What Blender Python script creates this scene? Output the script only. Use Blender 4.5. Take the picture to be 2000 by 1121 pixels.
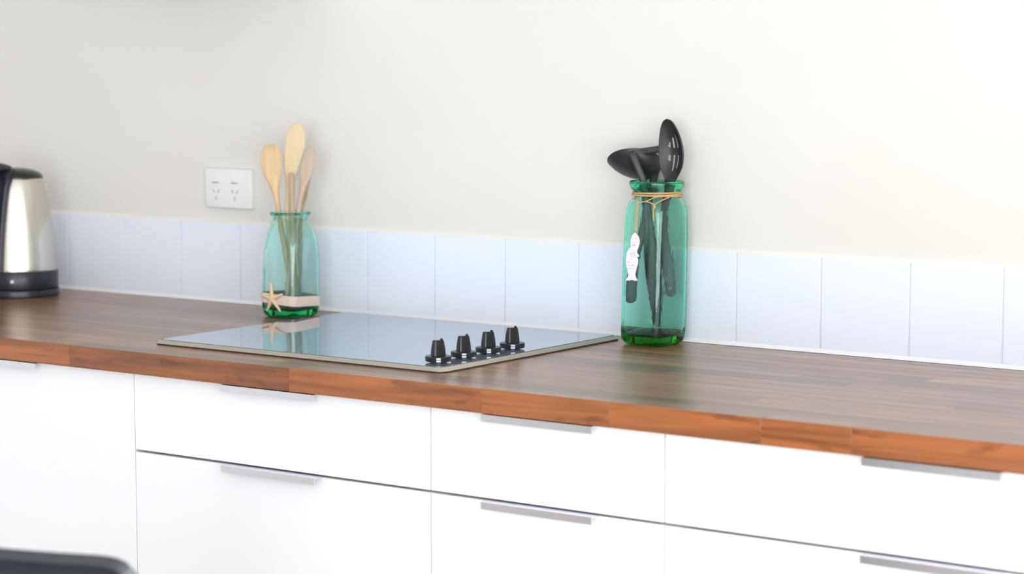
import bpy, bmesh, math, random
from mathutils import Vector, Matrix
random.seed(7)
C = bpy.context.scene.collection
S = bpy.context.scene
for o in list(bpy.data.objects):
    bpy.data.objects.remove(o)

# ------------------------------------------------------------------ camera
ZT = 0.90                                   # worktop height
yaw, pitch = -0.617, 0.1034
fwd = Vector((math.sin(yaw) * math.cos(pitch), math.cos(yaw) * math.cos(pitch), -math.sin(pitch)))
rgt = Vector((math.cos(yaw), -math.sin(yaw), 0))
upv = rgt.cross(fwd)
cam = bpy.data.cameras.new('camera')
co = bpy.data.objects.new('camera', cam)
C.objects.link(co)
m = Matrix((rgt, upv, -fwd)).transposed().to_4x4()
m.translation = Vector((2.0, -3.2286, ZT + 0.4802))
co.matrix_world = m
cam.sensor_width = 36
cam.sensor_fit = 'HORIZONTAL'
cam.lens = 4486 / 2000 * 36
cam.clip_start = 0.05
cam.dof.use_dof = True
cam.dof.focus_distance = 3.62
cam.dof.aperture_fstop = 4.0
S.camera = co

# ------------------------------------------------------------------ world, lights, exposure
w = bpy.data.worlds.new('sky')
S.world = w
w.use_nodes = True
bg = w.node_tree.nodes['Background']
bg.inputs['Color'].default_value = (0.80, 0.90, 1.0, 1)
bg.inputs['Strength'].default_value = 1.0
S.view_settings.view_transform = 'Standard'
S.view_settings.look = 'None'
S.view_settings.gamma = 1.0
S.view_settings.use_curve_mapping = False
S.view_settings.exposure = 0.0


def area(name, loc, rot, sx, sy, power, col):
    l = bpy.data.lights.new(name, 'AREA')
    l.shape = 'RECTANGLE'
    l.size, l.size_y = sx, sy
    l.energy = power
    l.color = col
    o = bpy.data.objects.new(name, l)
    C.objects.link(o)
    o.location = loc
    o.rotation_euler = rot
    return o


# daylight through the big glazed opening behind the camera, and the one in the right wall
area('window_daylight', (2.0, -5.24, 1.20), (math.radians(90), 0, 0), 2.3, 2.1, 94, (0.97, 0.985, 1.0))
area('side_daylight', (3.34, -3.45, 1.20), (math.radians(90), 0, math.radians(90)), 3.1, 2.1, 110, (0.97, 0.985, 1.0))

# ------------------------------------------------------------------ materials
def mat(name, col=(.8, .8, .8), rough=.5, metal=0.0, spec=.5, ior=1.5, coat=0.0, trans=0.0):
    mm = bpy.data.materials.new(name)
    mm.use_nodes = True
    b = mm.node_tree.nodes['Principled BSDF']
    b.inputs['Base Color'].default_value = (*col, 1)
    b.inputs['Roughness'].default_value = rough
    b.inputs['Metallic'].default_value = metal
    b.inputs['Specular IOR Level'].default_value = spec
    b.inputs['IOR'].default_value = ior
    b.inputs['Coat Weight'].default_value = coat
    b.inputs['Transmission Weight'].default_value = trans
    return mm


def nodes(mm):
    nt = mm.node_tree
    return nt, nt.nodes['Principled BSDF'], nt.nodes.new, nt.links.new


def add_noise(mm, c1, c2, scale=(20, 20, 20), detail=4, bump=0.0, dist=0.001, rand=False, distort=0.0, ramp=(.3, .7)):
    nt, b, N, L = nodes(mm)
    tc = N('ShaderNodeTexCoord')
    mp = N('ShaderNodeMapping')
    mp.inputs['Scale'].default_value = scale
    L(tc.outputs['Object'], mp.inputs['Vector'])
    if rand:
        oi = N('ShaderNodeObjectInfo')
        ml = N('ShaderNodeMath'); ml.operation = 'MULTIPLY'; ml.inputs[1].default_value = 37.0
        L(oi.outputs['Random'], ml.inputs[0])
        L(ml.outputs[0], mp.inputs['Location'])
    nz = N('ShaderNodeTexNoise')
    nz.inputs['Scale'].default_value = 1.0
    nz.inputs['Detail'].default_value = detail
    nz.inputs['Distortion'].default_value = distort
    L(mp.outputs[0], nz.inputs['Vector'])
    cr = N('ShaderNodeValToRGB')
    cr.color_ramp.elements[0].position, cr.color_ramp.elements[1].position = ramp
    cr.color_ramp.elements[0].color = (*c1, 1)
    cr.color_ramp.elements[1].color = (*c2, 1)
    L(nz.outputs['Fac'], cr.inputs['Fac'])
    L(cr.outputs['Color'], b.inputs['Base Color'])
    if bump:
        bp = N('ShaderNodeBump')
        bp.inputs['Strength'].default_value = bump
        bp.inputs['Distance'].default_value = dist
        L(nz.outputs['Fac'], bp.inputs['Height'])
        L(bp.outputs[0], b.inputs['Normal'])
    return nt, nz, cr


M = {}
M['paint'] = mat('cream_wall_paint', rough=.75, spec=.3)
add_noise(M['paint'], (.778, .766, .732), (.790, .779, .746), (6, 6, 6), 5, .05, .0005)
M['side_paint'] = mat('white_wall_paint', (.86, .855, .85), .8)
M['ceiling'] = mat('ceiling_paint', (.88, .88, .88), .9)
M['floor'] = mat('oak_floor', rough=.4)
add_noise(M['floor'], (.50, .45, .39), (.60, .55, .48), (3, 40, 3), 4)
M['tile'] = mat('glazed_tile', rough=.30, spec=.35)
add_noise(M['tile'], (.805, .868, .975), (.825, .885, .982), (3, 3, 3), 2, rand=True)
M['grout'] = mat('grout', (.74, .74, .75), .9)
M['caulk'] = mat('caulk', (.89, .90, .93), .45)
M['sealant'] = mat('cream_sealant', (.84, .825, .77), .5)
M['lacquer'] = mat('white_lacquer', (.90, .915, .955), .22, spec=.5)
M['carcass'] = mat('cabinet_board', (.80, .80, .82), .6)
M['gap'] = mat('drawer_interior', (.03, .03, .03), .8)
M['alu'] = mat('brushed_aluminium', (.78, .78, .84), .28, metal=1.0)
M['steel'] = mat('brushed_steel', (.64, .61, .56), .21, metal=1.0)
nt, b, N, L = nodes(M['steel'])
b.inputs['Anisotropic'].default_value = .5
M['rim'] = mat('hob_rim_steel', (.60, .565, .49), .42, metal=.85)
M['hobglass'] = mat('mirror_black_hob_glass', (.36, .44, .54), .015, metal=.62, spec=.8, ior=2.1)
M['black'] = mat('black_plastic', (.014, .014, .017), .32, spec=.5)
M['nylon'] = mat('black_nylon', (.020, .020, .024), .42, spec=.5)
add_noise(M['nylon'], (.016, .016, .020), (.026, .026, .030), (60, 60, 60), 3, .05, .0005)
M['gloss'] = mat('black_gloss', (.010, .010, .012), .22, spec=.4)
M['navy'] = mat('dark_navy_plastic', (.012, .014, .026), .30)
M['lid'] = mat('kettle_lid_plastic', (.020, .021, .018), .22)
M['white'] = mat('white_plastic', (.86, .87, .90), .25)
M['slot'] = mat('socket_slot', (.42, .42, .45), .7)
M['rubber'] = mat('dark_seal', (.03, .028, .025), .8)
M['chair'] = mat('black_moulded_plastic', (.030, .034, .044), .16, spec=.7)
M['glint'] = mat('painted_glint', (.60, .68, .80), .4)  # colour of the highlights painted on the hob knobs
M['twine'] = mat('jute_twine', (.62, .40, .17), .85)
add_noise(M['twine'], (.48, .29, .11), (.72, .49, .23), (900, 900, 900), 2, .4, .0006)
M['ribbon'] = mat('cream_ribbon', (.74, .60, .52), .9)
add_noise(M['ribbon'], (.70, .57, .49), (.80, .68, .60), (700, 700, 700), 2, .3, .0004)
M['star'] = mat('starfish', (.80, .60, .36), .85)
add_noise(M['star'], (.76, .55, .31), (.86, .68, .45), (500, 500, 500), 3, .6, .0008)
M['charm'] = mat('white_painted_wood', (.74, .74, .79), .6)
M['red'] = mat('red_ink', (.78, .42, .48), .6)
M['grey'] = mat('grey_ink', (.42, .44, .50), .6)


def wood(name, c1, c2, scale=(60, 60, 6)):
    mm = mat(name, rough=.6, spec=.3)
    add_noise(mm, c1, c2, scale, 5, .1, .0004, rand=True, distort=.6)
    return mm


M['spoon_a'] = wood('honey_beech', (.62, .42, .235), (.73, .53, .33))
M['spoon_b'] = wood('yellow_beech', (.66, .53, .32), (.76, .63, .42))
M['spoon_c'] = wood('pinkish_beech', (.53, .41, .31), (.64, .51, .40))
M['spoon_d'] = wood('weathered_beech', (.40, .31, .21), (.50, .40, .28))

# walnut staves: every stave takes its own tone from Object Info
def walnut(name, c_dark, c_light, lo, hi):
    mm = mat(name, rough=.32, spec=.5, coat=.4)
    mm.node_tree.nodes['Principled BSDF'].inputs['Coat Roughness'].default_value = .28
    nt, b, N, L = nodes(mm)
    tc = N('ShaderNodeTexCoord'); oi = N('ShaderNodeObjectInfo')
    mul = N('ShaderNodeMath'); mul.operation = 'MULTIPLY'; mul.inputs[1].default_value = 53.0
    L(oi.outputs['Random'], mul.inputs[0])
    mp = N('ShaderNodeMapping'); mp.inputs['Scale'].default_value = (2.2, 42, 42)
    L(tc.outputs['Object'], mp.inputs['Vector']); L(mul.outputs[0], mp.inputs['Location'])
    n1 = N('ShaderNodeTexNoise'); n1.inputs['Scale'].default_value = 1.0; n1.inputs['Detail'].default_value = 6
    n1.inputs['Distortion'].default_value = 1.4
    L(mp.outputs[0], n1.inputs['Vector'])
    mp2 = N('ShaderNodeMapping'); mp2.inputs['Scale'].default_value = (7, 30, 30)
    L(tc.outputs['Object'], mp2.inputs['Vector']); L(mul.outputs[0], mp2.inputs['Location'])
    n2 = N('ShaderNodeTexNoise'); n2.inputs['Scale'].default_value = 1.0; n2.inputs['Detail'].default_value = 3
    n2.inputs['Distortion'].default_value = 2.0
    L(mp2.outputs[0], n2.inputs['Vector'])
    cr = N('ShaderNodeValToRGB')
    cr.color_ramp.elements[0].position = .30; cr.color_ramp.elements[0].color = (*c_dark, 1)
    cr.color_ramp.elements[1].position = .72; cr.color_ramp.elements[1].color = (*c_light, 1)
    L(n1.outputs['Fac'], cr.inputs['Fac'])
    cr2 = N('ShaderNodeValToRGB')
    cr2.color_ramp.elements[0].position = .30; cr2.color_ramp.elements[0].color = (.50, .46, .45, 1)
    cr2.color_ramp.elements[1].position = .44; cr2.color_ramp.elements[1].color = (1, 1, 1, 1)
    L(n2.outputs['Fac'], cr2.inputs['Fac'])
    mx = N('ShaderNodeMix'); mx.data_type = 'RGBA'; mx.blend_type = 'MULTIPLY'; mx.inputs['Factor'].default_value = .7
    L(cr.outputs['Color'], mx.inputs['A']); L(cr2.outputs['Color'], mx.inputs['B'])
    hs = N('ShaderNodeHueSaturation')
    mr = N('ShaderNodeMapRange'); mr.inputs['To Min'].default_value = lo; mr.inputs['To Max'].default_value = hi
    L(oi.outputs['Random'], mr.inputs['Value']); L(mr.outputs[0], hs.inputs['Value'])
    L(mx.outputs['Result'], hs.inputs['Color']); L(hs.outputs['Color'], b.inputs['Base Color'])
    bp = N('ShaderNodeBump'); bp.inputs['Strength'].default_value = .08; bp.inputs['Distance'].default_value = .001
    L(n1.outputs['Fac'], bp.inputs['Height']); L(bp.outputs[0], b.inputs['Normal'])
    return mm


M['walnut'] = walnut('walnut', (.165, .054, .019), (.440, .140, .040), .82, 1.14)
M['walnut_top'] = walnut('walnut_top_sheen', (.150, .068, .030), (.400, .205, .092), .64, 1.22)   # upper faces paler and greyer, grazing reflection put into the colour


def glass(name, density, col, bump):
    mm = mat(name, (1, 1, 1), .03, trans=1.0, ior=1.5)
    nt, b, N, L = nodes(mm)
    va = N('ShaderNodeVolumeAbsorption')
    va.inputs['Color'].default_value = (*col, 1)
    va.inputs['Density'].default_value = density
    L(va.outputs[0], nt.nodes['Material Output'].inputs['Volume'])
    tc = N('ShaderNodeTexCoord'); mp = N('ShaderNodeMapping'); mp.inputs['Scale'].default_value = (160, 160, 45)
    L(tc.outputs['Object'], mp.inputs['Vector'])
    nz = N('ShaderNodeTexNoise'); nz.inputs['Scale'].default_value = 1; nz.inputs['Detail'].default_value = 2
    L(mp.outputs[0], nz.inputs['Vector'])
    vo = N('ShaderNodeTexVoronoi'); vo.inputs['Scale'].default_value = 1.0
    L(mp.outputs[0], vo.inputs['Vector'])
    rp = N('ShaderNodeMapRange'); rp.inputs['From Min'].default_value = .0; rp.inputs['From Max'].default_value = .28
    rp.inputs['To Min'].default_value = 1.0; rp.inputs['To Max'].default_value = 0.0
    L(vo.outputs['Distance'], rp.inputs['Value'])
    ad = N('ShaderNodeMath'); ad.operation = 'MULTIPLY_ADD'; ad.inputs[1].default_value = .5
    L(rp.outputs[0], ad.inputs[0]); L(nz.outputs['Fac'], ad.inputs[2])
    bp = N('ShaderNodeBump'); bp.inputs['Strength'].default_value = bump; bp.inputs['Distance'].default_value = .001
    L(ad.outputs[0], bp.inputs['Height']); L(bp.outputs[0], b.inputs['Normal'])
    return mm


M['glass_r'] = glass('green_seeded_glass', 155, (.03, .938, .735), .25)
M['glass_l'] = glass('pale_green_glass', 88, (.10, .955, .80), .15)

# ------------------------------------------------------------------ builders
WP = {}                                     # world position of every object's origin


def empty(name, loc, label, cat, group=None):
    o = bpy.data.objects.new(name, None)
    C.objects.link(o)
    o.empty_display_size = .05
    o.location = loc
    WP[o] = Vector(loc)
    tag(o, label, cat, group)
    return o


def tag(o, label=None, cat=None, group=None, kind=None):
    if label: o['label'] = label
    if cat: o['category'] = cat
    if group: o['group'] = group
    if kind: o['kind'] = kind
    return o


def make(name, bm, mt, parent=None, smooth=True, label=None, base=False, angle=40):
    """world-space bmesh -> one object with its origin at its own centre (or base)"""
    vs = [v.co for v in bm.verts]
    lo = Vector([min(v[i] for v in vs) for i in range(3)])
    hi = Vector([max(v[i] for v in vs) for i in range(3)])
    c = (lo + hi) / 2
    if base: c.z = lo.z
    bmesh.ops.translate(bm, verts=bm.verts, vec=-c)
    bmesh.ops.recalc_face_normals(bm, faces=bm.faces)
    me = bpy.data.meshes.new(name)
    bm.to_mesh(me); bm.free()
    if isinstance(mt, str): mt = M[mt]
    me.materials.append(mt)
    if smooth:
        me.polygons.foreach_set('use_smooth', [True] * len(me.polygons))
        me.set_sharp_from_angle(angle=math.radians(angle))
    o = bpy.data.objects.new(name, me)
    C.objects.link(o)
    WP[o] = c
    if parent:
        o.parent = parent
        o.location = c - WP[parent]
    else:
        o.location = c
    if label: o['label'] = label
    return o


def dup_tree(o, offset, parent=None):
    n = o.copy()
    C.objects.link(n)
    if parent is None:
        n.location = Vector(o.location) + Vector(offset)
    else:
        n.parent = parent
    WP[n] = WP[o] + Vector(offset)
    for ch in [c for c in bpy.data.objects if c.parent == o]:
        dup_tree(ch, offset, n)
    return n


def box(lo, hi, bev=0.0, seg=2, bm=None):
    bm = bm or bmesh.new()
    r = bmesh.ops.create_cube(bm, size=1)
    for v in r['verts']:
        v.co = Vector([lo[i] + (v.co[i] + .5) * (hi[i] - lo[i]) for i in range(3)])
    if bev:
        es = set(e for v in r['verts'] for e in v.link_edges)
        bmesh.ops.bevel(bm, geom=list(es), offset=bev, segments=seg, affect='EDGES', profile=.5)
    return bm


def rings(bm, rs, cap=(True, True), close=False):
    vv = [[bm.verts.new(p) for p in r] for r in rs]
    n = len(vv[0])
    pairs = list(zip(vv, vv[1:])) + ([(vv[-1], vv[0])] if close else [])
    for a, b in pairs:
        for i in range(n):
            j = (i + 1) % n
            bm.faces.new((a[i], a[j], b[j], b[i]))
    if not close:
        if cap[0]: bm.faces.new(vv[0][::-1])
        if cap[1]: bm.faces.new(vv[-1])
    return bm


def lathe(prof, c, n=48, bm=None, cap=(True, True)):
    bm = bm or bmesh.new()
    rs = [[Vector((c[0] + r * math.cos(2 * math.pi * i / n), c[1] + r * math.sin(2 * math.pi * i / n), c[2] + z))
           for i in range(n)] for r, z in prof]
    return rings(bm, rs, cap)


def catmull(pts, k=8):
    pts = [Vector(p) for p in pts]
    P = [pts[0] * 2 - pts[1]] + pts + [pts[-1] * 2 - pts[-2]]
    out = []
    for i in range(1, len(P) - 2):
        for s in range(k):
            t = s / k
            a, b, c, d = P[i - 1], P[i], P[i + 1], P[i + 2]
            out.append(.5 * ((2 * b) + (-a + c) * t + (2 * a - 5 * b + 4 * c - d) * t * t + (-a + 3 * b - 3 * c + d) * t ** 3))
    out.append(pts[-1])
    return out


def tube(pts, rad, n=8, bm=None, k=6, closed=False):
    bm = bm or bmesh.new()
    P = catmull(pts, k) if k else [Vector(p) for p in pts]
    rs = []
    ref = Vector((.3, .2, 1))
    for i, p in enumerate(P):
        t = (P[min(i + 1, len(P) - 1)] - P[max(i - 1, 0)]).normalized()
        if abs(t.dot(ref.normalized())) > .95: ref = Vector((1, .3, .1))
        a = t.cross(ref).normalized(); b = t.cross(a).normalized()
        r = rad(i / (len(P) - 1)) if callable(rad) else rad
        rs.append([p + r * (math.cos(2 * math.pi * j / n) * a + math.sin(2 * math.pi * j / n) * b) for j in range(n)])
    return rings(bm, rs)


def loft(secs, n=20, bm=None, p=2.0):
    """secs: (centre, half width vector, half thickness vector, dish)"""
    bm = bm or bmesh.new()
    rs = []
    for c, va, vb, dish in secs:
        r = []
        for i in range(n):
            th = 2 * math.pi * i / n
            s, t = math.cos(th), math.sin(th)
            s2 = math.copysign(abs(s) ** (2 / p), s); t2 = math.copysign(abs(t) ** (2 / p), t)
            q = c + va * s2 + vb * t2
            if t > 1e-6 and dish: q = q - vb.normalized() * dish * max(0, 1 - s2 * s2) ** .7
            r.append(q)
        rs.append(r)
    return rings(bm, rs)


def sheet(P, ni, nj, th, mask=None, bm=None):
    """solid sheet from a grid function P(i,j); cells with mask(i,j) true are open slots"""
    bm = bm or bmesh.new()
    G = [[Vector(P(i, j)) for j in range(nj + 1)] for i in range(ni + 1)]
    Nn = []
    for i in range(ni + 1):
        row = []
        for j in range(nj + 1):
            a = G[min(i + 1, ni)][j] - G[max(i - 1, 0)][j]
            b = G[i][min(j + 1, nj)] - G[i][max(j - 1, 0)]
            nn = a.cross(b)
            row.append(nn.normalized() if nn.length > 1e-12 else Vector((0, 0, 0)))
        Nn.append(row)
    A = [[bm.verts.new(G[i][j] + Nn[i][j] * th / 2) for j in range(nj + 1)] for i in range(ni + 1)]
    B = [[bm.verts.new(G[i][j] - Nn[i][j] * th / 2) for j in range(nj + 1)] for i in range(ni + 1)]
    on = lambda i, j: 0 <= i < ni and 0 <= j < nj and not (mask and mask(i, j))
    for i in range(ni):
        for j in range(nj):
            if not on(i, j): continue
            bm.faces.new((A[i][j], A[i + 1][j], A[i + 1][j + 1], A[i][j + 1]))
            bm.faces.new((B[i][j], B[i][j + 1], B[i + 1][j + 1], B[i + 1][j]))
            for (di, dj, p, q) in ((-1, 0, (i, j), (i, j + 1)), (1, 0, (i + 1, j + 1), (i + 1, j)),
                                   (0, -1, (i + 1, j), (i, j)), (0, 1, (i, j + 1), (i + 1, j + 1))):
                if not on(i + di, j + dj):
                    bm.faces.new((A[p[0]][p[1]], A[q[0]][q[1]], B[q[0]][q[1]], B[p[0]][p[1]]))
    for v in [v for v in bm.verts if not v.link_faces]: bm.verts.remove(v)
    bmesh.ops.remove_doubles(bm, verts=bm.verts, dist=1e-6)
    return bm


def prism(pts2, to3, th, bev=0.0):
    """polygon of 2-D points mapped by to3(u,v,w) and given thickness th"""
    bm = bmesh.new()
    f = [bm.verts.new(to3(u, v, th / 2)) for u, v in pts2]
    g = [bm.verts.new(to3(u, v, -th / 2)) for u, v in pts2]
    bm.faces.new(f); bm.faces.new(g[::-1])
    n = len(f)
    for i in range(n):
        bm.faces.new((f[i], g[i], g[(i + 1) % n], f[(i + 1) % n]))
    if bev:
        es = [e for e in bm.edges if len(e.link_faces) == 2 and any(len(x.verts) == n for x in e.link_faces)]
        bmesh.ops.bevel(bm, geom=es, offset=bev, segments=2, affect='EDGES')
    return bm


# ------------------------------------------------------------------ the room
XL, XR, YF, ZC = -2.6, 3.3, -5.2, 2.6
struct = lambda name, bm, mt, **k: tag(make(name, bm, mt, smooth=False, **k), kind='structure')
struct('floor', box((XL, YF, -.1), (XR, .12, 0)), 'floor')
struct('ceiling', box((XL, YF, ZC), (XR, .12, ZC + .1)), 'ceiling')
wall_back = struct('wall_back', box((XL, .006, 0), (XR, .12, ZC)), 'paint')
struct('wall_left', box((XL - .1, YF, 0), (XL, .12, ZC)), 'side_paint')


def wall_with_opening(name, axis, at, th, a0, a1, o0, o1, z0, z1):
    bm = bmesh.new()
    def seg(p, q, u, v):
        if axis == 'x': box((p, at, u), (q, at + th, v), bm=bm)
        else: box((at, p, u), (at + th, q, v), bm=bm)
    seg(a0, o0, 0, ZC); seg(o1, a1, 0, ZC); seg(o0, o1, z1, ZC)
    if z0 > 0: seg(o0, o1, 0, z0)
    return struct(name, bm, 'side_paint')


wall_with_opening('wall_front', 'x', YF - .12, .12, XL, XR, .80, 3.20, .10, 2.30)
wall_with_opening('wall_right', 'y', XR, .12, YF, .12, -5.05, -1.85, .10, 2.30)
fr = bmesh.new()
for x in (.80, 1.975, 3.15): box((x, YF - .03, .10), (x + .05, YF - .02, 2.30), bm=fr)
box((.80, YF - .03, .10), (3.20, YF - .02, .15), bm=fr); box((.80, YF - .03, 2.25), (3.20, YF - .02, 2.30), bm=fr)
struct('window_1', fr, 'white')
fr = bmesh.new()
for y in (-5.05, -3.48, -1.90): box((XR + .02, y, .10), (XR + .03, y + .05, 2.30), bm=fr)
box((XR + .02, -5.05, .10), (XR + .03, -1.85, .15), bm=fr); box((XR + .02, -5.05, 2.25), (XR + .03, -1.85, 2.30), bm=fr)
struct('window_2', fr, 'white')

# splashback: one row of tiles, each a piece of the wall
PITCH, X0, TH_ = .1535, -1.3802, .1515
t0 = None
gb = box((X0 - PITCH * 7, .002, ZT + .002), (X0 + PITCH * 26, .0065, ZT + TH_ - .001))
make('grout_bed', gb, 'grout', wall_back, smooth=False)
for k in range(-6, 25):
    lo = (X0 + k * PITCH + .0011, 0, ZT + .005); hi = (X0 + (k + 1) * PITCH - .0011, .006, ZT + TH_)
    if t0 is None:
        t0 = make('tile', box(lo, hi, .0012, 2), 'tile', wall_back, angle=20)
        tb = WP[t0].copy()
    else:
        t = t0.copy(); C.objects.link(t)
        t.parent = wall_back
        t.location = t0.location + Vector((PITCH * (k + 6), 0, 0))
        WP[t] = tb + Vector((PITCH * (k + 6), 0, 0))
cb = bmesh.new()
rings(cb, [[Vector((x, -.0035, ZT + .0005)), Vector((x, -.0005, ZT + .0065)), Vector((x, .003, ZT + .0065)), Vector((x, .003, ZT + .0005))]
           for x in (X0 - PITCH * 6, X0 + PITCH * 25)])
make('silicone_bead', cb, 'caulk', wall_back, smooth=False)
cb = bmesh.new()
rings(cb, [[Vector((x, .0008, ZT + TH_ - .0005)), Vector((x, .0055, ZT + TH_ + .0055)), Vector((x, .007, ZT + TH_ + .0055)), Vector((x, .007, ZT + TH_ - .0005))]
           for x in (X0 - PITCH * 6, X0 + PITCH * 25)])
make('sealant_line', cb, 'sealant', wall_back, smooth=False)

# ------------------------------------------------------------------ cabinets
CT = .0359                                   # worktop thickness
FZ = ZT - CT - .003                          # top of the fronts
YF0 = -.598                                  # front face plane
SPL = ZT - .1639                             # gap between first and second drawer


def handle(parent, xc, ztop, wd=.189):
    bm = bmesh.new()
    prof = [(YF0 + .012, ztop + .0018), (-.6185, ztop + .0018), (-.6185, ztop - .0085), (-.6167, ztop - .0085), (-.6167, ztop), (YF0 + .012, ztop)]
    rings(bm, [[Vector((x, y, z)) for y, z in prof] for x in (xc - wd / 2, xc + wd / 2)])
    return make('handle', bm, 'alu', parent, smooth=False, label='brushed aluminium edge pull')


def front(parent, name, x0, x1, z0, z1, h=True):
    f = make(name, box((x0 + .0009, YF0, z0), (x1 - .0009, YF0 + .018, z1), .0009, 2), 'lacquer', parent, angle=20)
    if h: handle(f, (x0 + x1) / 2, z1)
    return f


def cabinet(x0, x1, split, label, name):
    c = empty(name, ((x0 + x1) / 2, -.30, 0), label, 'cabinet')
    bm = bmesh.new()
    box((x0 + .0003, -.578, .10), (x0 + .018, -.02, ZT - CT), bm=bm)
    box((x1 - .018, -.578, .10), (x1 - .0003, -.02, ZT - CT), bm=bm)
    box((x0 + .018, -.57, .10), (x1 - .018, -.02, .118), bm=bm)
    make('carcass', bm, 'carcass', c, smooth=False)
    make('back_panel', box((x0 + .018, -.05, .118), (x1 - .018, -.03, ZT - CT)), 'gap', c, smooth=False)
    make('plinth', box((x0, -.53, 0), (x1, -.51, .098)), 'lacquer', c, smooth=False)
    zs = [FZ] + split + [.106]
    for i in range(len(zs) - 1):
        top = zs[i] - (.0018 if i else 0); bot = zs[i + 1] + (.0018 if i < len(zs) - 2 else 0)
        front(c, 'drawer_front' if len(zs) > 2 else 'door', x0, x1, bot, top)
        if i:
            make('drawer_box', box((x0 + .03, -.577, bot + .02), (x1 - .03, -.08, top - .03)), 'gap', c, smooth=False)
    return c


sp = [SPL, .42]
cabinet(-1.8113, -1.2113, [], 'white base cabinet with one tall door, farthest left under the worktop and the kettle', 'base_cabinet')
cabinet(-1.2113, -.6113, [], 'plain white cabinet with one tall undivided door, left of the drawers under the hob', 'base_cabinet')
cabinet(-.6113, -.0119, sp, 'white drawer cabinet directly under the black glass hob', 'drawer_cabinet')
cabinet(-.0119, .388, sp, 'narrow white drawer cabinet beneath the tall green bottle, right of the hob drawers', 'drawer_cabinet')
cabinet(.388, 1.188, sp, 'wide white drawer cabinet at the right end of the photo under bare worktop', 'drawer_cabinet')
cabinet(1.188, 1.988, sp, 'white drawer cabinet beyond the right edge of the photo', 'drawer_cabinet')

# ------------------------------------------------------------------ worktop: walnut staves glued side by side
WX0, WX1, WY0, WY1 = -2.58, 2.05, -.618, .002
top = empty('worktop', ((WX0 + WX1) / 2, -.3, ZT - CT), 'long oiled walnut butcher block worktop over the white drawers', 'worktop')
NROW = 16
rw = (WY1 - WY0) / NROW
front_cuts = [-2.0, -1.35, -.736, -.266, .094, .311, .547, .679, 1.35]
for r in range(NROW):
    if r == 0:
        cuts = front_cuts
    else:
        cuts = []
        x = WX0 + random.uniform(.2, .9)
        while x < WX1 - .2:
            cuts.append(x); x += random.uniform(.45, 1.0)
    xs = [WX0] + cuts + [WX1]
    y0 = WY0 + r * rw
    for a, b_ in zip(xs, xs[1:]):
        bev = .0008 if r == 0 else .00035
        st_ = make('stave', box((a, y0, ZT - CT), (b_, y0 + rw, ZT), bev, 2 if r == 0 else 1), 'walnut', top, angle=20)
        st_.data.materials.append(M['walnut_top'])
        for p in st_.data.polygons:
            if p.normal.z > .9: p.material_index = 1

# ------------------------------------------------------------------ hob
HX0, HX1, HY0, HY1 = -.6248, -.0472, -.5247, -.046
hob = empty('hob', ((HX0 + HX1) / 2, (HY0 + HY1) / 2, ZT), 'black glass electric hob with steel rim and four knobs set in the worktop', 'hob')


def rrect(x0, x1, y0, y1, r, z, n=6):
    out = []
    for cx, cy, a0 in ((x1 - r, y1 - r, 0), (x0 + r, y1 - r, 90), (x0 + r, y0 + r, 180), (x1 - r, y0 + r, 270)):
        for i in range(n + 1):
            a = math.radians(a0 + 90 * i / n)
            out.append(Vector((cx + r * math.cos(a), cy + r * math.sin(a), z)))
    return out


e = .0085
bm = rings(bmesh.new(), [rrect(HX0, HX1, HY0, HY1, .012, ZT + .0045), rrect(HX0, HX1, HY0, HY1, .012, ZT + .0076),
                         rrect(HX0 + .0006, HX1 - .0006, HY0 + .0006, HY1 - .0006, .012, ZT + .0082)])
make('glass_plate', bm, 'hobglass', hob, angle=30)
g2 = .0012
R_ = lambda d, z: rrect(HX0 - d, HX1 + d, HY0 - d, HY1 + d, .012 + d * .7, ZT + z)
bm = rings(bmesh.new(), [R_(g2, .0015), R_(g2, .0074), R_(.0022, .0077), R_(e - .0006, .0032), R_(e, .0026), R_(e, .0022)], close=True)
make('steel_rim', bm, 'rim', hob, label='brushed beige steel rim', angle=35)
make('seal', rings(bmesh.new(), [R_(e - .0006, 0), R_(e - .0006, .0026)]), 'rubber', hob, smooth=False)
make('glass_gasket', rings(bmesh.new(), [R_(.00005, .0030), R_(.00005, .0079), R_(g2, .0079), R_(g2, .0030)], close=True), 'rubber', hob, smooth=False)

KX, KY = -.083, -.485
kz = ZT + .0082
knob = make('control_knob', lathe([(.0125, 0), (.0125, .0022), (.0192, .0024), (.0198, .0032), (.0200, .0092), (.0192, .0102), (.0150, .0108)], (KX, KY, kz), 40), 'black', hob)
ga = math.radians(62)
gx, gy = Vector((math.cos(ga), math.sin(ga), 0)), Vector((-math.sin(ga), math.cos(ga), 0))
kc = Vector((KX, KY, kz))
def krect(hx, hy, z, n=3, p=5):
    out = []
    for i in range(24):
        a = 2 * math.pi * i / 24
        c, s = math.cos(a), math.sin(a)
        out.append(kc + gx * hx * math.copysign(abs(c) ** (2 / p), c) + gy * hy * math.copysign(abs(s) ** (2 / p), s) + Vector((0, 0, z)))
    return out
bm = rings(bmesh.new(), [krect(.0106, .0078, .0104), krect(.0100, .0070, .021), krect(.0082, .0050, .0332), krect(.0074, .0042, .0342)])
grip = make('grip', bm, 'gloss', knob, angle=25)
p0 = kc + gx * .0056 + Vector((0, 0, .0338))
make('pointer', box((p0.x - .0012, p0.y - .002, p0.z - .001), (p0.x + .0012, p0.y + .002, p0.z + .0026), .0005), 'gloss', knob)
dv = Vector((math.sin(math.radians(40)), -math.cos(math.radians(40)), 0)); sv = Vector((dv.y, -dv.x, 0))
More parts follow.
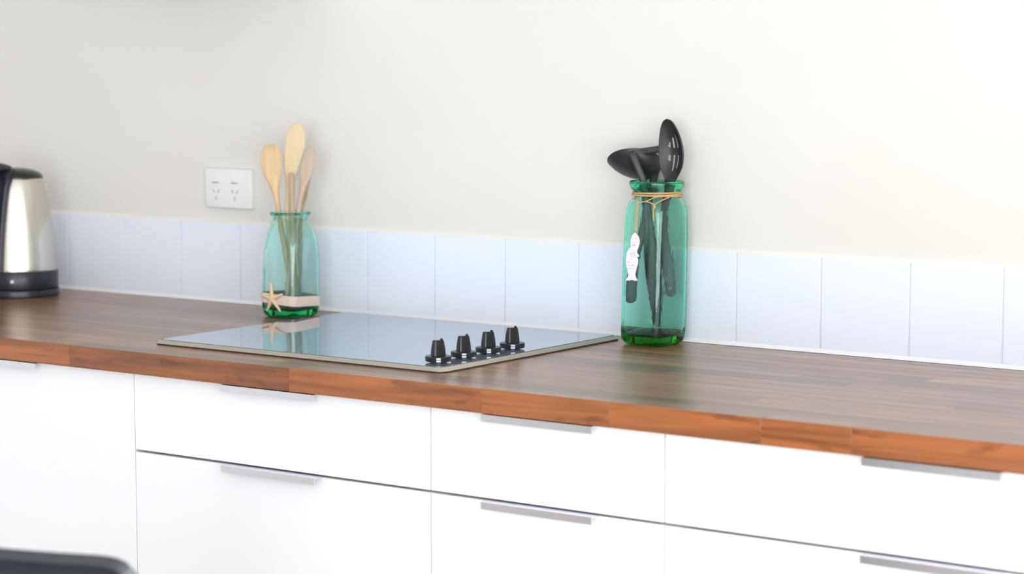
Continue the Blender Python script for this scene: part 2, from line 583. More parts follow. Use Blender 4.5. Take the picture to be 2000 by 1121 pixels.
for zz in (.0030, .0066):  # two pale bars painted on the knob base as its highlights
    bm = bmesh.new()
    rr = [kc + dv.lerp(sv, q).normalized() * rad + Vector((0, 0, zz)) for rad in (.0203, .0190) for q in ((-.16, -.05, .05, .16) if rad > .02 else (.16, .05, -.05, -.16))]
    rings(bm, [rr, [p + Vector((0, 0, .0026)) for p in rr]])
    make('knob_glint', bm, 'glint', knob, smooth=False, label='small painted pale blue mark')
for k in range(1, 4):
    n = dup_tree(knob, (0, .0645 * k, 0), hob)
    n.location = knob.location + Vector((0, .0645 * k, 0))

# ------------------------------------------------------------------ socket
sk = empty('power_socket', (-.945, .006, ZT + .217), 'white double power point on the cream wall above the tiles', 'power socket')
make('faceplate', box((-1.0025, -.0045, ZT + .1805), (-.887, .006, ZT + .2545), .002, 3), 'white', sk, angle=20)
for s, cx in ((-1, -.9755), (1, -.9275)):
    make('switch', box((cx - .0085, -.0075, ZT + .2290), (cx + .0065, -.004, ZT + .2365), .0012), 'white', sk, angle=20)
    make('switch_gap', box((cx - .0095, -.0049, ZT + .2268), (cx + .0075, -.004, ZT + .2290)), 'slot', sk, smooth=False)
    for dx, dz, rot in ((-.0060, .2120, 30), (.0060, .2115, -30), (0, .1985, 0)):
        a = math.radians(rot)
        ux, uz = Vector((math.cos(a), 0, math.sin(a))), Vector((-math.sin(a), 0, math.cos(a)))
        c0 = Vector((cx + dx, -.0047, ZT + dz))
        bm = bmesh.new()
        rings(bm, [[c0 + ux * .0011 * i + uz * .0038 * j + Vector((0, y, 0)) for i, j in ((-1, -1), (1, -1), (1, 1), (-1, 1))] for y in (0, .001)])
        make('slot', bm, 'slot', sk, smooth=False)

# ------------------------------------------------------------------ bottles
def sq(c, W, rho, phi, rot, z, n=64, wob=0.0):
    """rounded square whose outline is W wide seen from azimuth phi"""
    k = abs(math.cos(phi)) + abs(math.sin(phi))
    a = W / ((1 - rho) * k + rho)
    r = rho * a / 2
    q = n // 4
    out = []
    for cx, cy, a0 in ((1, 1, 0), (-1, 1, 90), (-1, -1, 180), (1, -1, 270)):
        for i in range(q):
            t = math.radians(a0 + 90 * i / (q - 1) * .9999)
            x = cx * (a / 2 - r) + r * math.cos(t); y = cy * (a / 2 - r) + r * math.sin(t)
            out.append(Vector((c[0] + x * math.cos(rot) - y * math.sin(rot), c[1] + x * math.sin(rot) + y * math.cos(rot), z)))
    return out


def smooth_prof(rows, k=5):
    """rows (z, W, rho, lean) -> finer rows"""
    P = catmull([(z, W, rho) for z, W, rho, l in rows], k)
    Lp = catmull([(z, l, 0) for z, W, rho, l in rows], k)
    return [(p[0], max(p[1], .002), min(1, max(.12, p[2])), q[1]) for p, q in zip(P, Lp)]


def bottle(name, label, c, rt, rows, phi, rot, mt, th, base, group, nz, nW):
    P = smooth_prof(rows)
    rt = Vector((rt[0], rt[1], 0))
    cen = lambda l: Vector((c[0], c[1], 0)) + rt * l
    rs = [sq(cen(l), W, rho, phi, rot, ZT + z) for z, W, rho, l in P]
    topz, topW = P[-1][0], P[-1][1]
    rs.append(sq(cen(P[-1][3]), topW - .004, 1, phi, rot, ZT + topz + .0012))
    rs.append(sq(cen(P[-1][3]), nW - 2 * th + .003, 1, phi, rot, ZT + topz - .0005))
    inner = [p for p in P if p[0] > base + .012 and p[0] < topz - .004]
    inner = [(z, min(W, nW + .0005) if z > nz else W, rho, l) for z, W, rho, l in inner]
    for z, W, rho, l in reversed(inner):
        rs.append(sq(cen(l), W - 2 * th, rho, phi, rot, ZT + z))
    z, W, rho, l = inner[0]
    rs.append(sq(cen(l), (W - 2 * th) * .96, rho, phi, rot, ZT + base + .006))
    rs.append(sq(cen(l), (W - 2 * th) * .84, rho, phi, rot, ZT + base + .002))
    rs.append(sq(cen(l), (W - 2 * th) * .55, .7, phi, rot, ZT + base + .008))
    rs.append(sq(cen(l), (W - 2 * th) * .2, .95, phi, rot, ZT + base + .011))
    bm = rings(bmesh.new(), rs)
    e_ = empty(name, (c[0], c[1], ZT), label, 'bottle', group)
    make('glass_body', bm, mt, e_, angle=180)
    return e_


RC = (.0297, -.0545); RT = (.8496, .5274)
LC = (-.712, -.096); LT = (.756, .6545)
rowsR = [(.0000, .060, .40, .002), (.0006, .0800, .40, .0012), (.0050, .0965, .36, .0008), (.0175, .1049, .30, .001), (.0597, .1060, .28, .0026), (.1100, .1055, .28, .0034),
         (.1437, .1049, .30, .0041), (.1840, .1032, .36, .0052), (.2107, .1008, .48, .0057), (.2241, .0968, .66, .0058), (.2333, .0880, .82, .0058),
         (.2390, .0800, .97, .0064), (.2442, .0764, 1, .0064), (.2500, .0785, 1, .0062), (.2560, .0866, 1, .0060), (.2610, .0900, 1, .0059), (.2655, .0898, 1, .0058)]
rowsL = [(.0000, .066, .45, 0), (.0006, .0800, .45, 0), (.0040, .0930, .45, 0), (.0114, .1010, .36, 0), (.0254, .1031, .32, 0), (.0810, .1020, .32, .001), (.1088, .1008, .36, .0017),
         (.1319, .0955, .55, .0024), (.1476, .0887, .68, .0024), (.1577, .0808, .80, .0022), (.1688, .0701, .95, .0016), (.1750, .0615, 1, .0010),
         (.1785, .0612, 1, .0008), (.1815, .0680, 1, .0006), (.1845, .0734, 1, .0006), (.1872, .0732, 1, .0006)]
jarR = bottle('glass_bottle', 'tall green bubbled glass bottle tied with twine, holding black utensils, right of the hob', RC, RT, rowsR,
              math.radians(38), math.radians(-6), 'glass_r', .0036, .013, None, .2442, .0764)
jarL = bottle('glass_bottle', 'shorter pale green glass bottle with cream ribbon, holding wooden spoons, behind the hob', LC, LT, rowsL,
              math.radians(41), 0, 'glass_l', .0034, .011, None, .1775, .0612)


def at(c, rt, u, z, w=0):
    """u to the right, z above the worktop, w towards the room, about a bottle's axis"""
    return Vector((c[0] + rt[0] * u + rt[1] * w, c[1] + rt[1] * u - rt[0] * w, ZT + z))


def prof_at(rows, z):
    for a, b_ in zip(rows, rows[1:]):
        if a[0] <= z <= b_[0]:
            t = (z - a[0]) / (b_[0] - a[0])
            return [a[i] + t * (b_[i] - a[i]) for i in range(4)]


def band(rows, c, rt, phi, rot, zfun, hw, off, nseg=64, tk=.0008):
    """strip that hugs the bottle: at each ring point the height is zfun(u)"""
    bm = bmesh.new()
    rr = []
    r2 = Vector((rt[0], rt[1], 0))
    z0 = zfun(0)
    z, W, rho, l = prof_at(rows, z0)
    cen = Vector((c[0], c[1], 0)) + r2 * l
    for o_ in (off, off + tk):
        rr.append(sq(cen, W + 2 * o_, rho, phi, rot, 0, nseg))
    sects = []
    for a, b_ in zip(*rr):
        zz = ZT + zfun((a - cen).dot(r2))
        sects.append([Vector((a.x, a.y, zz - hw)), Vector((b_.x, b_.y, zz - hw)), Vector((b_.x, b_.y, zz + hw)), Vector((a.x, a.y, zz + hw))])
    return rings(bm, sects, close=True)


make('ribbon', band(rowsL, LC, LT, math.radians(41), 0, lambda u: .0315 - .078 * u, .0090, .0004), 'ribbon', jarL, label='cream cloth ribbon round the base', angle=60)

# twine: two turns round the neck, bow ends and the loop that carries the charm
tw = bmesh.new()
for dz, ph, ex in ((.0012, .4, .0014), (.0034, 2.1, .0017), (-.0008, 3.4, .0020)):
    P = []
    z, W, rho, l = prof_at(rowsR, .2442)
    cx = at(RC, RT, l, 0)
    for i in range(41):
        a = 2 * math.pi * i / 40
        r = W / 2 + ex
        P.append(Vector((cx.x + r * math.cos(a), cx.y + r * math.sin(a), ZT + .2442 + dz + .0012 * math.sin(a + ph))))
    tube(P, .0015, 6, bm=tw, k=0)
f = .0415
def neckw(u, ex=.003): return math.sqrt(max(.0001, (.0382 + ex) ** 2 - (u - .0064) ** 2))
tube([at(RC, RT, -.026, .2400, neckw(-.026)), at(RC, RT, -.023, .2345, .0385), at(RC, RT, -.012, .2360, .0420), at(RC, RT, .004, .2425, .0415), at(RC, RT, .020, .2445, neckw(.02))], .0009, 6, bm=tw)
tube([at(RC, RT, -.012, .2360, .0425), at(RC, RT, -.004, .2335, .044), at(RC, RT, .0015, .2300, .045), at(RC, RT, .003, .2240, .0465), at(RC, RT, .0075, .2110, .049)], .0010, 6, bm=tw)
tube([at(RC, RT, .026, .2425, neckw(.026)), at(RC, RT, .012, .2365, .0435), at(RC, RT, .0025, .2300, .0455), at(RC, RT, .0005, .2200, .0475), at(RC, RT, .0012, .2050, .0495)], .0010, 6, bm=tw)
tube([at(RC, RT, .0015, .2320, .0460), at(RC, RT, .0022, .2285, .0465), at(RC, RT, .0030, .2250, .047)], .0019, 6, bm=tw)
tube([at(RC, RT, -.030, .2440, neckw(-.030)), at(RC, RT, -.0315, .2380, .026), at(RC, RT, -.0270, .2352, .036), at(RC, RT, -.0225, .2348, .0395), at(RC, RT, -.015, .2352, .0425)], .0009, 6, bm=tw)
make('twine', tw, 'twine', jarR, label='tan jute twine knotted round the neck')

# starfish on the ribbon
st = bmesh.new()
d2 = lambda u, v, w: Vector((0, 0, 0))
sc = Vector((LC[0] - .007, LC[1] - .0408, ZT + .0345))          # just off the front face
sx, sz, sy = Vector((1, 0, 0)), Vector((0, 0, 1)), Vector((0, -1, 0))
FORE = 1 / .756
tips = [(-.0020 * FORE, .0285), (.0190 * FORE, .0095), (.0150 * FORE, -.0225), (-.0095 * FORE, -.0235), (-.0205 * FORE, .0050)]
pts = []
for i, (a, b_) in enumerate(tips):
    tl = math.hypot(a, b_); d = Vector((a / tl, b_ / tl)); nrm = Vector((-d.y, d.x))
    tip = Vector((a, b_))
    nx = tips[(i + 1) % 5]; nl = math.hypot(*nx)
    mid = (d + Vector((nx[0] / nl, nx[1] / nl))).normalized() * .0068
    pts += [tip * .55 + nrm * .0030, tip * .97 + nrm * .0018, tip, tip * .97 - nrm * .0018, tip * .55 - nrm * .0030, mid]
cf = st.verts.new(sc + sy * .0072); cbk = st.verts.new(sc + sy * .0012)
fr_, bk_ = [], []
for p in pts:
    h = .0055 * max(.35, 1 - p.length / .034)
    fr_.append(st.verts.new(sc + sx * p.x + sz * p.y + sy * (.0020 + h * .5)))
    bk_.append(st.verts.new(sc + sx * p.x + sz * p.y + sy * .0014))
# ridge along each arm
for i in range(len(pts)):
    j = (i + 1) % len(pts)
    st.faces.new((cf, fr_[i], fr_[j])); st.faces.new((cbk, bk_[j], bk_[i])); st.faces.new((fr_[i], bk_[i], bk_[j], fr_[j]))
bmesh.ops.subdivide_edges(st, edges=st.edges[:], cuts=1, use_grid_fill=True)
tag(make('starfish', st, 'star', angle=70), 'small dried tan starfish fixed to the ribbon of the shorter bottle', 'starfish')

# hanging fish charm
ch = empty('fish_charm', at(RC, RT, -.028, .19, .044), 'white wooden double fish charm hanging from twine on the tall green bottle', 'charm')
lp = bmesh.new()
cw = lambda u, z, w=.0475: at(RC, RT, u, z, w)
for du in (-.0013, .0013):
    tube([at(RC, RT, -.0245 + du * .5, .2345, .0400), cw(-.0255 + du, .222, .0455), cw(-.0268 + du, .205, .0475), cw(-.0275 + du * .7, .1905, .0480)], .0008, 6, bm=lp)
tube([cw(-.0285, .1905, .048), cw(-.0275, .1888, .0492), cw(-.0265, .1905, .048)], .0017, 6, bm=lp)
make('hanging_cord', lp, 'twine', ch, label='thin tan twine loop')
to3 = lambda u, v, w: cw(u, v, .0475 + w)


def pxy(x, y):     # fish outline digitised in its own drawing (560 x 1121 units over 60 x 120 px)
    return (-.0542 + (x / 560 * 60) * .000823, .1985 - (y / 1121 * 120) * .000838)


small = [(290, 140), (330, 170), (362, 220), (378, 290), (370, 350), (350, 410), (330, 450), (322, 490), (340, 530), (372, 548), (365, 572), (325, 575), (290, 560), (262, 520), (235, 470), (212, 400), (205, 330), (212, 250), (235, 190), (265, 155)]
big = [(210, 395), (255, 425), (290, 480), (312, 530), (335, 580), (352, 640), (345, 710), (325, 780), (302, 840), (292, 900), (305, 950), (345, 990), (330, 1008), (275, 1005), (235, 985), (190, 1005), (125, 1000), (120, 980), (165, 945), (178, 900), (165, 840), (140, 780), (125, 700), (122, 610), (135, 520), (165, 445)]
tag(make('small_fish', prism([pxy(*p) for p in small], lambda u, v, w: to3(u, v, w + .0016), .003, .0005), 'charm', ch, angle=30))
tag(make('large_fish', prism([pxy(*p) for p in big], to3, .003, .0005), 'charm', ch, angle=30))


def stroke(pts, mt, wd=.0006, lift=.0034, name='painted_line'):
    return tube([to3(*pxy(*p), lift) for p in pts], wd * .5, 5, k=4)


ink = {'red': bmesh.new(), 'grey': bmesh.new()}
def ik(col, pts, lift, wd=.0006): tube([to3(*pxy(*p), lift) for p in pts], wd * .5, 5, bm=ink[col], k=3)
ik('grey', [(225, 318), (290, 312), (355, 300)], .0031); ik('grey', [(235, 362), (275, 355), (310, 366)], .0031, .0012)
ik('grey', [(250, 392), (280, 386), (300, 394)], .0031); ik('grey', [(285, 470), (275, 520), (300, 570)], .0031)
ik('red', [(285, 230), (300, 238), (315, 225)], .0031, .0012); ik('red', [(285, 195), (300, 205), (312, 196)], .0031)
ik('red', [(225, 500), (240, 520), (232, 545)], .0016, .0009); ik('grey', [(205, 500), (215, 560), (260, 575)], .0016)
ik('red', [(165, 612), (200, 618)], .0016); ik('red', [(215, 612), (245, 606)], .0016)
ik('red', [(140, 668), (165, 662), (195, 676)], .0016, .0010); ik('red', [(280, 660), (300, 672)], .0016)
ik('red', [(165, 728), (195, 735)], .0016, .0009); ik('grey', [(215, 738), (250, 725), (280, 735)], .0016, .0008)
ik('grey', [(165, 785), (215, 782), (275, 792)], .0016)
for c_ in ink: tag(make('painted_marks', ink[c_], c_, ch, label='tiny ' + c_ + ' painted marks'), kind='stuff')

# ------------------------------------------------------------------ wooden spoons
def spoon(name, label, group, top_secs, mt, c, rt, stick, flip=1.0, yawd=0.0, dw=0.0):
    """top_secs: (u,z,w,half width, half thickness, dish) from the tip down; stick: the rest of the handle the same way"""
    secs = []
    rows = [(a, b_, c_ + dw, d, e_, f_) for a, b_, c_, d, e_, f_ in top_secs] + stick
    ax = Vector((rt[0], rt[1], 0)); tw_ = Vector((rt[1], -rt[0], 0))
    cy, sy_ = math.cos(yawd), math.sin(yawd)
    va = ax * cy + tw_ * sy_; vb = (tw_ * cy - ax * sy_) * flip
    for u, z, wd_, hw, ht, dish in rows:
        secs.append((at(c, rt, u, z, wd_), va * hw, vb * ht, dish))
    o = make(name, loft(secs, 24), mt, angle=60)
    return tag(o, label, 'spoon', group)


GS = 'wooden spoons in the shorter bottle'
spoon('wooden_spoon', 'honey coloured wooden spoon with a broad round bowl, leftmost in the shorter bottle', GS,
      [(-0.032, 0.31, 0.004, 0.0018, 0.0012, 0), (-0.032, 0.3077, 0.0039, 0.0101, 0.0034999999999999996, 0), (-0.032, 0.3021, 0.0038, 0.0147, 0.005, 0.004), (-0.032, 0.2948, 0.0038, 0.0184, 0.005, 0.004), (-0.032, 0.2856, 0.0037, 0.0198, 0.005, 0.004), (-0.0316, 0.2745, 0.0036, 0.0193, 0.005, 0.004), (-0.0311, 0.2653, 0.0035, 0.0179, 0.005, 0.004), (-0.0302, 0.2561, 0.0035, 0.0156, 0.005, 0.004), (-0.0288, 0.2469, 0.0034, 0.0129, 0.005, 0.002), (-0.0274, 0.2396, 0.0033, 0.0106, 0.005, 0), (-0.0265, 0.2313, 0.0032, 0.0083, 0.005, 0), (-0.0251, 0.223, 0.0032, 0.0067, 0.005, 0), (-0.0233, 0.2138, 0.0031, 0.0053, 0.005, 0), (-0.0219, 0.2046, 0.003, 0.0048, 0.005, 0)], 'spoon_a', LC, LT,
      [(-.0200, .187, .002, .0045, .0042, 0), (-.0060, .10, .0, .0044, .0042, 0), (.0060, .025, -.002, .0044, .0042, 0)], dw=.003)
spoon('wooden_spoon', 'tallest wooden spoon with a long pale yellow bowl, centre of the shorter bottle', GS,
      [(0.0131, 0.3472, -0.008, 0.0023, 0.0012, 0), (0.0131, 0.3454, -0.0079, 0.0064, 0.0034999999999999996, 0), (0.0126, 0.3389, -0.0077, 0.012, 0.005, 0.004), (0.0121, 0.3297, -0.0076, 0.0161, 0.005, 0.004), (0.0117, 0.3187, -0.0074, 0.0177, 0.005, 0.004), (0.0103, 0.3067, -0.0073, 0.0177, 0.005, 0.004), (0.0075, 0.2929, -0.0071, 0.017, 0.005, 0.004), (0.0062, 0.2837, -0.007, 0.0161, 0.005, 0.004), (0.0043, 0.2745, -0.0069, 0.0147, 0.005, 0.004), (0.0029, 0.2653, -0.0067, 0.0131, 0.005, 0.002), (0.002, 0.2561, -0.0066, 0.0115, 0.005, 0), (0.0016, 0.2469, -0.0064, 0.0094, 0.005, 0), (0.0002, 0.2359, -0.0063, 0.0076, 0.005, 0), (-0.0012, 0.223, -0.0061, 0.0064, 0.005, 0), (-0.003, 0.2046, -0.006, 0.006, 0.005, 0)], 'spoon_b', LC, LT,
      [(-.0040, .187, -.004, .0057, .0045, 0), (.0000, .10, -.0085, .0050, .0042, 0), (.0040, .025, -.013, .0045, .0042, 0)], yawd=.15)
spoon('wooden_spoon', 'narrow pinkish wooden spoon turned sideways, right side of the shorter bottle', GS,
      [(0.0393, 0.3063, 0.002, 0.0018, 0.0012, 0), (0.0388, 0.3044, 0.0023, 0.0046, 0.0038499999999999997, 0), (0.0374, 0.2994, 0.0025, 0.0078, 0.0055, 0.0035), (0.0356, 0.2911, 0.0027, 0.0099, 0.0055, 0.0035), (0.0338, 0.2819, 0.003, 0.0117, 0.0055, 0.0035), (0.0319, 0.2727, 0.0033, 0.0124, 0.0055, 0.0035), (0.0301, 0.2635, 0.0035, 0.0122, 0.0055, 0.0035), (0.0287, 0.2552, 0.0038, 0.011, 0.0055, 0.0035), (0.0273, 0.2469, 0.004, 0.0092, 0.0055, 0.00175), (0.025, 0.2377, 0.0043, 0.0071, 0.0055, 0), (0.0227, 0.2285, 0.0045, 0.0055, 0.0055, 0), (0.02, 0.2175, 0.0047, 0.0051, 0.0055, 0), (0.0172, 0.2046, 0.005, 0.0048, 0.0055, 0)], 'spoon_c', LC, LT,
      [(.0145, .187, .004, .0046, .0042, 0), (.0020, .10, .0078, .0044, .0042, 0), (-.0080, .025, .0105, .0044, .0042, 0)], yawd=.30, dw=.004)
spoon('wooden_spoon', 'weathered wooden spoon handle standing end up in front of the tallest spoon', GS,
      [(.0030, .2595, .0135, .0020, .0020, 0), (.0030, .2580, .0135, .0044, .0040, 0), (.0040, .225, .014, .0053, .0042, 0)], 'spoon_d', LC, LT,
      [(.0042, .187, .0145, .0047, .0040, 0), (.0058, .10, .020, .0044, .0040, 0), (.0070, .025, .024, .0044, .0040, 0)])
spoon('wooden_spoon', 'brown wooden spoon handle end up, tucked behind the narrow pinkish spoon', GS,
      [(.0335, .2500, -.0125, .0020, .0020, 0), (.0332, .2485, -.0125, .0046, .0040, 0), (.0265, .215, -.012, .0048, .0042, 0)], 'spoon_d', LC, LT,
      [(.0195, .187, -.0115, .0042, .0038, 0), (.0160, .10, -.019, .0042, .0040, 0), (.0130, .025, -.026, .0042, .0040, 0)])

# ------------------------------------------------------------------ black utensils
ax = Vector((RT[0], RT[1], 0)); tw_ = Vector((RT[1], -RT[0], 0)); ZZ = Vector((0, 0, 1))


def uten_handle(rows, bm=None):
    secs = [(at(RC, RT, u, z, wd_), ax * hw, tw_ * ht, 0) for u, z, wd_, hw, ht in rows]
    return loft(secs, 20, bm, p=2.6)


# slotted spoon
sp_ = empty('slotted_spoon', at(RC, RT, .026, .015, 0), 'black nylon slotted spoon standing upright, rightmost utensil in the tall bottle', 'spoon', None)
ni, nj = 44, 22
psi = math.radians(31)
vA = ax * math.cos(psi) + tw_ * math.sin(psi)           # across the bowl
vB = tw_ * math.cos(psi) - ax * math.sin(psi)           # out of the bowl
ctl = [(0, .001), (.03, .0080), (.12, .0150), (.28, .0213), (.45, .0247), (.60, .0250), (.75, .0222), (.87, .0160), (.95, .0115), (1, .0095)]
ctl = [(p[0], p[1]) for p in catmull([(a, b_, 0) for a, b_ in ctl], 6)]
def cw_(t):
    for a, b_ in zip(ctl, ctl[1:]):
        if a[0] <= t <= b_[0] + 1e-6:
            return a[1] + (t - a[0]) / max(1e-9, b_[0] - a[0]) * (b_[1] - a[1])
    return ctl[-1][1]
def Pspoon(i, j):
    t = i / ni; s = j / nj * 2 - 1
    u = .0212 + (.0268 - .0212) * t + .004 * math.sin(math.pi * t)
    z = .3672 - t * (.3672 - .2640)
    hw = cw_(t) * .91
    d = .012 * math.sin(math.pi * min(1, t * 1.02)) * (1 - s * s)
    return at(RC, RT, u, z, .012) + vA * hw * s - vB * d
def mspoon(i, j):
    t = (i + .5) / ni; c_ = j
    col = c_ in (6, 7, 10, 11, 14, 15)
    a0 = {6: .41, 7: .37, 10: .29, 11: .26, 14: .22, 15: .20}.get(c_, 9)
    return col and ((a0 < t < .46) or (.57 < t < {6: .66, 7: .66, 10: .82, 11: .82, 14: .80, 15: .78}.get(c_, 0)))
make('bowl', sheet(Pspoon, ni, nj, .0026, mspoon), 'nylon', sp_, angle=50)
make('handle', uten_handle([(.0268, .268, .010, .0085, .0030), (.0250, .252, .002, .0074, .0040), (.0175, .215, -.004, .0062, .0040), (.0165, .175, -.010, .0080, .0045), (.0225, .14, -.016, .0105, .0050),
                            (.0265, .10, -.0145, .0100, .0045), (.0280, .081, -.0145, .0088, .0042), (.0284, .0765, -.0145, .0040, .0030)]), 'nylon', sp_)
make('hanging_hole', tube([at(RC, RT, .024, .089, -.0095), at(RC, RT, .030, .0915, -.0095)], .0022, 8), M['slot'], sp_, label='pale hanging hole')

# turner: flat slotted blade lying level, handle down through the ladle side
tn = empty('slotted_turner', at(RC, RT, -.004, .016, 0), 'black nylon slotted turner with flat level blade behind the slotted spoon in the tall bottle', 'turner')
ni2, nj2 = 24, 20
back = -tw_
def Pturn(i, j):
    t = i / ni2; s = j / nj2 * 2 - 1
    hw = .022 * min(1, .45 + t * 2.2) if t < .25 else .022 + .010 * (t - .25)
    c0 = at(RC, RT, -.034, .3135, .0095) + (ax * .062 + back * .044 + ZZ * .0045) * t
    side = (ax * .48 - back * .83).normalized() - ZZ * .34
    return c0 + side * hw * s * .62 + ZZ * (.0025 * s)
def mturn(i, j): return 6 <= i < 21 and j in (3, 4, 7, 8, 12, 13, 16, 17)
make('blade', sheet(Pturn, ni2, nj2, .0030, mturn), 'nylon', tn, angle=50)
make('handle', uten_handle([(-.034, .3135, .013, .0065, .0018), (-.0325, .309, .014, .0068, .0028), (-.0275, .296, .015, .0062, .0034), (-.0175, .272, .016, .0060, .0036), (-.012, .25, .016, .0066, .0040), (-.008, .21, .018, .0075, .0042),
                            (-.003, .16, .016, .0120, .0050), (.002, .11, .012, .0125, .0055), (.006, .06, .006, .0085, .0048), (.0083, .036, .002, .0050, .0038), (.0088, .0265, .001, .0025, .002)]), 'nylon', tn)

# ladle
ld = empty('ladle', at(RC, RT, -.03, .07, 0), 'black nylon ladle with deep round bowl leaning left out of the tall bottle', 'ladle')
cL = at(RC, RT, -.0325, .2985, -.035)
eU = ax
eV = (ZZ * .50 + tw_ * .87)
dn = (ax * .62 - ZZ * .84 + tw_ * .42).normalized()
def Plad(i, j):
    rho = i / 14; th = 2 * math.pi * j / 40
    k = math.sqrt(max(0, 1 - rho * rho))
    return cL + eU * .0425 * rho * math.cos(th) + eV * .0425 * rho * math.sin(th) + dn * .033 * k ** 1.15
bm = sheet(Plad, 14, 40, .0022)
make('bowl', bm, 'nylon', ld, angle=60)
make('handle', uten_handle([(.004, .286, -.031, .0060, .0026), (.002, .272, -.022, .0065, .0034), (-.003, .255, -.010, .0068, .0040), (-.0085, .230, -.002, .0066, .0040), (-.0130, .200, .006, .0068, .0042), (-.0215, .165, .010, .0062, .0042), (-.0290, .135, .008, .0075, .0048),
                            (-.0325, .110, .006, .0090, .0050), (-.0345, .080, .005, .0092, .0050), (-.0350, .0705, .005, .0080, .0046), (-.0352, .0675, .005, .0040, .0030)]), 'nylon', ld)

# ------------------------------------------------------------------ kettle
KC = (-1.383, -.131)
kt = empty('kettle', (KC[0], KC[1], ZT), 'brushed steel electric kettle with black lid, handle and base on the worktop', 'kettle')
kz0 = (KC[0], KC[1], ZT)
make('power_base', lathe([(.0755, 0), (.0775, .002), (.0778, .011), (.0768, .0138), (.070, .0148)], kz0, 64), 'navy', kt)
make('base_band', lathe([(.070, .0150), (.0755, .0156), (.0762, .018), (.0760, .048), (.0748, .0500), (.070, .0502)], kz0, 64), 'navy', kt)
bodyp = [(.0735, .0502), (.0747, .0520), (.0733, .075), (.0717, .0967), (.0675, .1368), (.0615, .1769), (.0562, .2069), (.0512, .2270), (.0500, .2290)]
bp_ = [(p[0], p[1]) for p in catmull([(a, b_, 0) for a, b_ in bodyp], 4)]
make('steel_body', lathe(bp_, kz0, 72), 'steel', kt, angle=60)
make('collar', lathe([(.0470, .2288), (.0506, .2292), (.0506, .2312), (.046, .2330)], kz0, 64), 'lid', kt)
kd = Vector((.163, -.987, 0)).normalized(); ks = Vector((.987, .163, 0)).normalized()
bm = lathe([(.0502, .2310), (.0490, .2350), (.0440, .2410), (.0330, .2462), (.018, .2488), (.004, .2494)], kz0, 56)
sd = Vector((.65, .76, 0)).normalized()
for v in bm.verts:                                       # lid rises slightly to the handle and dips to the spout
    rel = Vector((v.co.x - KC[0], v.co.y - KC[1], 0))
    k = (v.co.z - ZT - .231) / .0185
    v.co.z += k * (-.055 * rel.dot(sd))
make('lid', bm, 'lid', kt, angle=60)
kp = lambda r, z, s=0: Vector((KC[0], KC[1], ZT + z)) + kd * r + ks * s
# spout lip opposite the handle
bm = bmesh.new()
rings(bm, [[Vector((KC[0], KC[1], ZT + z)) - kd * (r + dr) + ks * s for s, dr in ((-.020, -.006), (-.010, .003), (0, .008), (.010, .003), (.020, -.006), (0, -.012))] for r, z in ((.0535, .205), (.0500, .222), (.0490, .2325))])
make('spout', bm, 'steel', kt)
# handle: strip against the body, grip loop standing off it
secs = []
for r, z, hw, ht in ((.0740, .052, .021, .006), (.0730, .09, .0215, .006), (.0690, .135, .0220, .0062), (.0625, .178, .0225, .0065), (.0560, .212, .0240, .007), (.0515, .229, .0270, .008), (.0450, .241, .025, .009), (.030, .2490, .020, .006)):
    secs.append((kp(r + .002, z), ks * hw, kd * ht, 0))
make('handle_mount', loft(secs, 24, p=3), 'navy', kt)
bm = bmesh.new()
loop = catmull([kp(.034, .247), kp(.062, .252), (kp(.092, .246)), kp(.112, .222), kp(.118, .180), kp(.113, .135), kp(.102, .090), kp(.088, .064), kp(.074, .058)], 6)
secs = []
for i, p in enumerate(loop):
    t = (loop[min(i + 1, len(loop) - 1)] - loop[max(i - 1, 0)]).normalized()
    secs.append((p, ks * .0145, t.cross(ks).normalized() * .0095, 0))
make('handle_grip', loft(secs, 20, p=2.6), 'lid', kt)
c0 = Vector((KC[0], KC[1], ZT + .033)) + (kd * .88 + ks * .47).normalized() * .0752
make('power_light', lathe([(.0035, -.003), (.0035, .002), (.002, .003)], (c0.x, c0.y, c0.z), 16), 'white', kt)

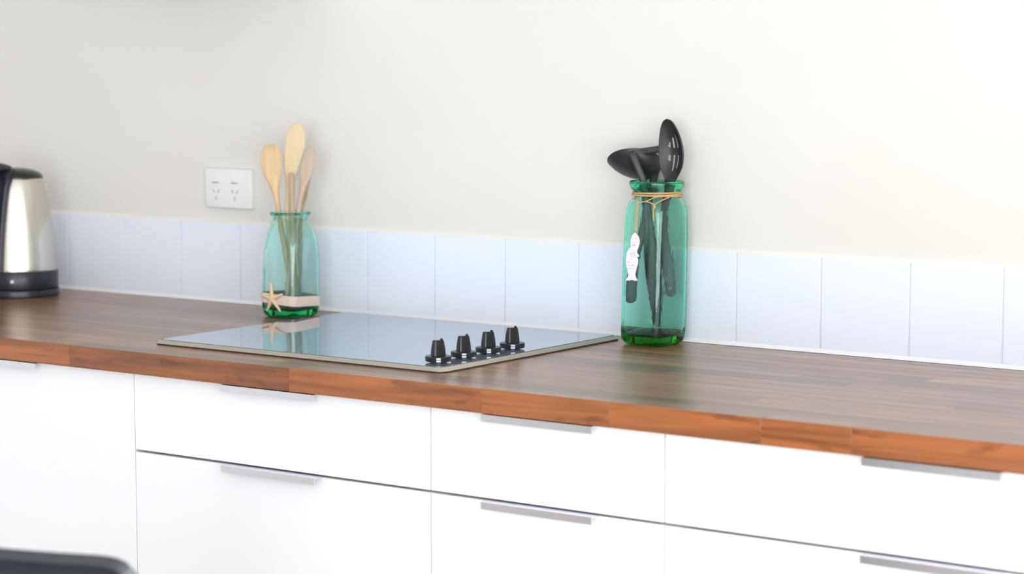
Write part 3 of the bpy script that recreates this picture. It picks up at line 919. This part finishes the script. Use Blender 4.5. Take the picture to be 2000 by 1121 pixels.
# ------------------------------------------------------------------ chair in the foreground
CX, CY, CZ = .077, -1.569, .8415
cr_ = empty('chair', (CX, CY - .2, 0), 'black moulded plastic chair in the bottom left foreground, only its curved top showing', 'chair')
ni3, nj3 = 26, 56
def turn(x, y, z, a=math.radians(9.5)):
    dx, dy = x - CX, y - CY
    return (CX + dx * math.cos(a) - dy * math.sin(a), CY + dx * math.sin(a) + dy * math.cos(a), z)
def Pback(i, j):
    t = i / ni3; s = j / nj3 * 2 - 1
    n_ = 5.0
    wd_ = .215 - .012 * t
    top_ = CZ - .006 * s * s - .034 * abs(s) ** 24
    z = top_ + (.46 - top_) * t
    x = CX + wd_ * s
    y = CY + .055 * s * s - .10 * t * t * .6 - .012 * math.exp(-t * 30)
    if t < .03: y -= .006 * (1 - t / .03)
    return turn(x, y, z)
def Pseat(i, j):
    t = i / 20; s = j / 24 * 2 - 1
    wd_ = .205 + .012 * math.sin(math.pi * t)
    return turn(CX + wd_ * s, CY - .055 - .42 * t, .452 - .016 * (1 - s * s) * math.sin(math.pi * min(1, t * 1.1)) - .02 * max(0, t - .85) / .15)
make('backrest', sheet(Pback, ni3, nj3, .014), 'chair', cr_, angle=60)
make('seat', sheet(Pseat, 20, 24, .012), 'chair', cr_, angle=60)
for sx_, sy__ in ((-1, 0), (1, 0), (-1, 1), (1, 1)):
    a = Vector(turn(CX + sx_ * .15, CY - .10 - .30 * sy__, .440)); b_ = Vector(turn(CX + sx_ * .21, CY - .02 - .44 * sy__, .0))
    make('leg', tube([a, (a + b_) / 2, b_], lambda t: .016 - .005 * t, 12), 'chair', cr_)

# ------------------------------------------------------------------ unseen cupboard added so its shade falls on the wall at the top left
wc = empty('shade_cupboard', (-.94, .006, ZT + .612), 'white unseen cupboard added above the view to shade the top left of the wall', 'cupboard')
make('carcass', box((-1.16, -.31, ZT + .612), (-.72, .004, ZT + 1.3), .001), 'carcass', wc, smooth=False)
make('door', box((-1.159, -.33, ZT + .610), (-.721, -.312, ZT + 1.3), .001), 'lacquer', wc, smooth=False)
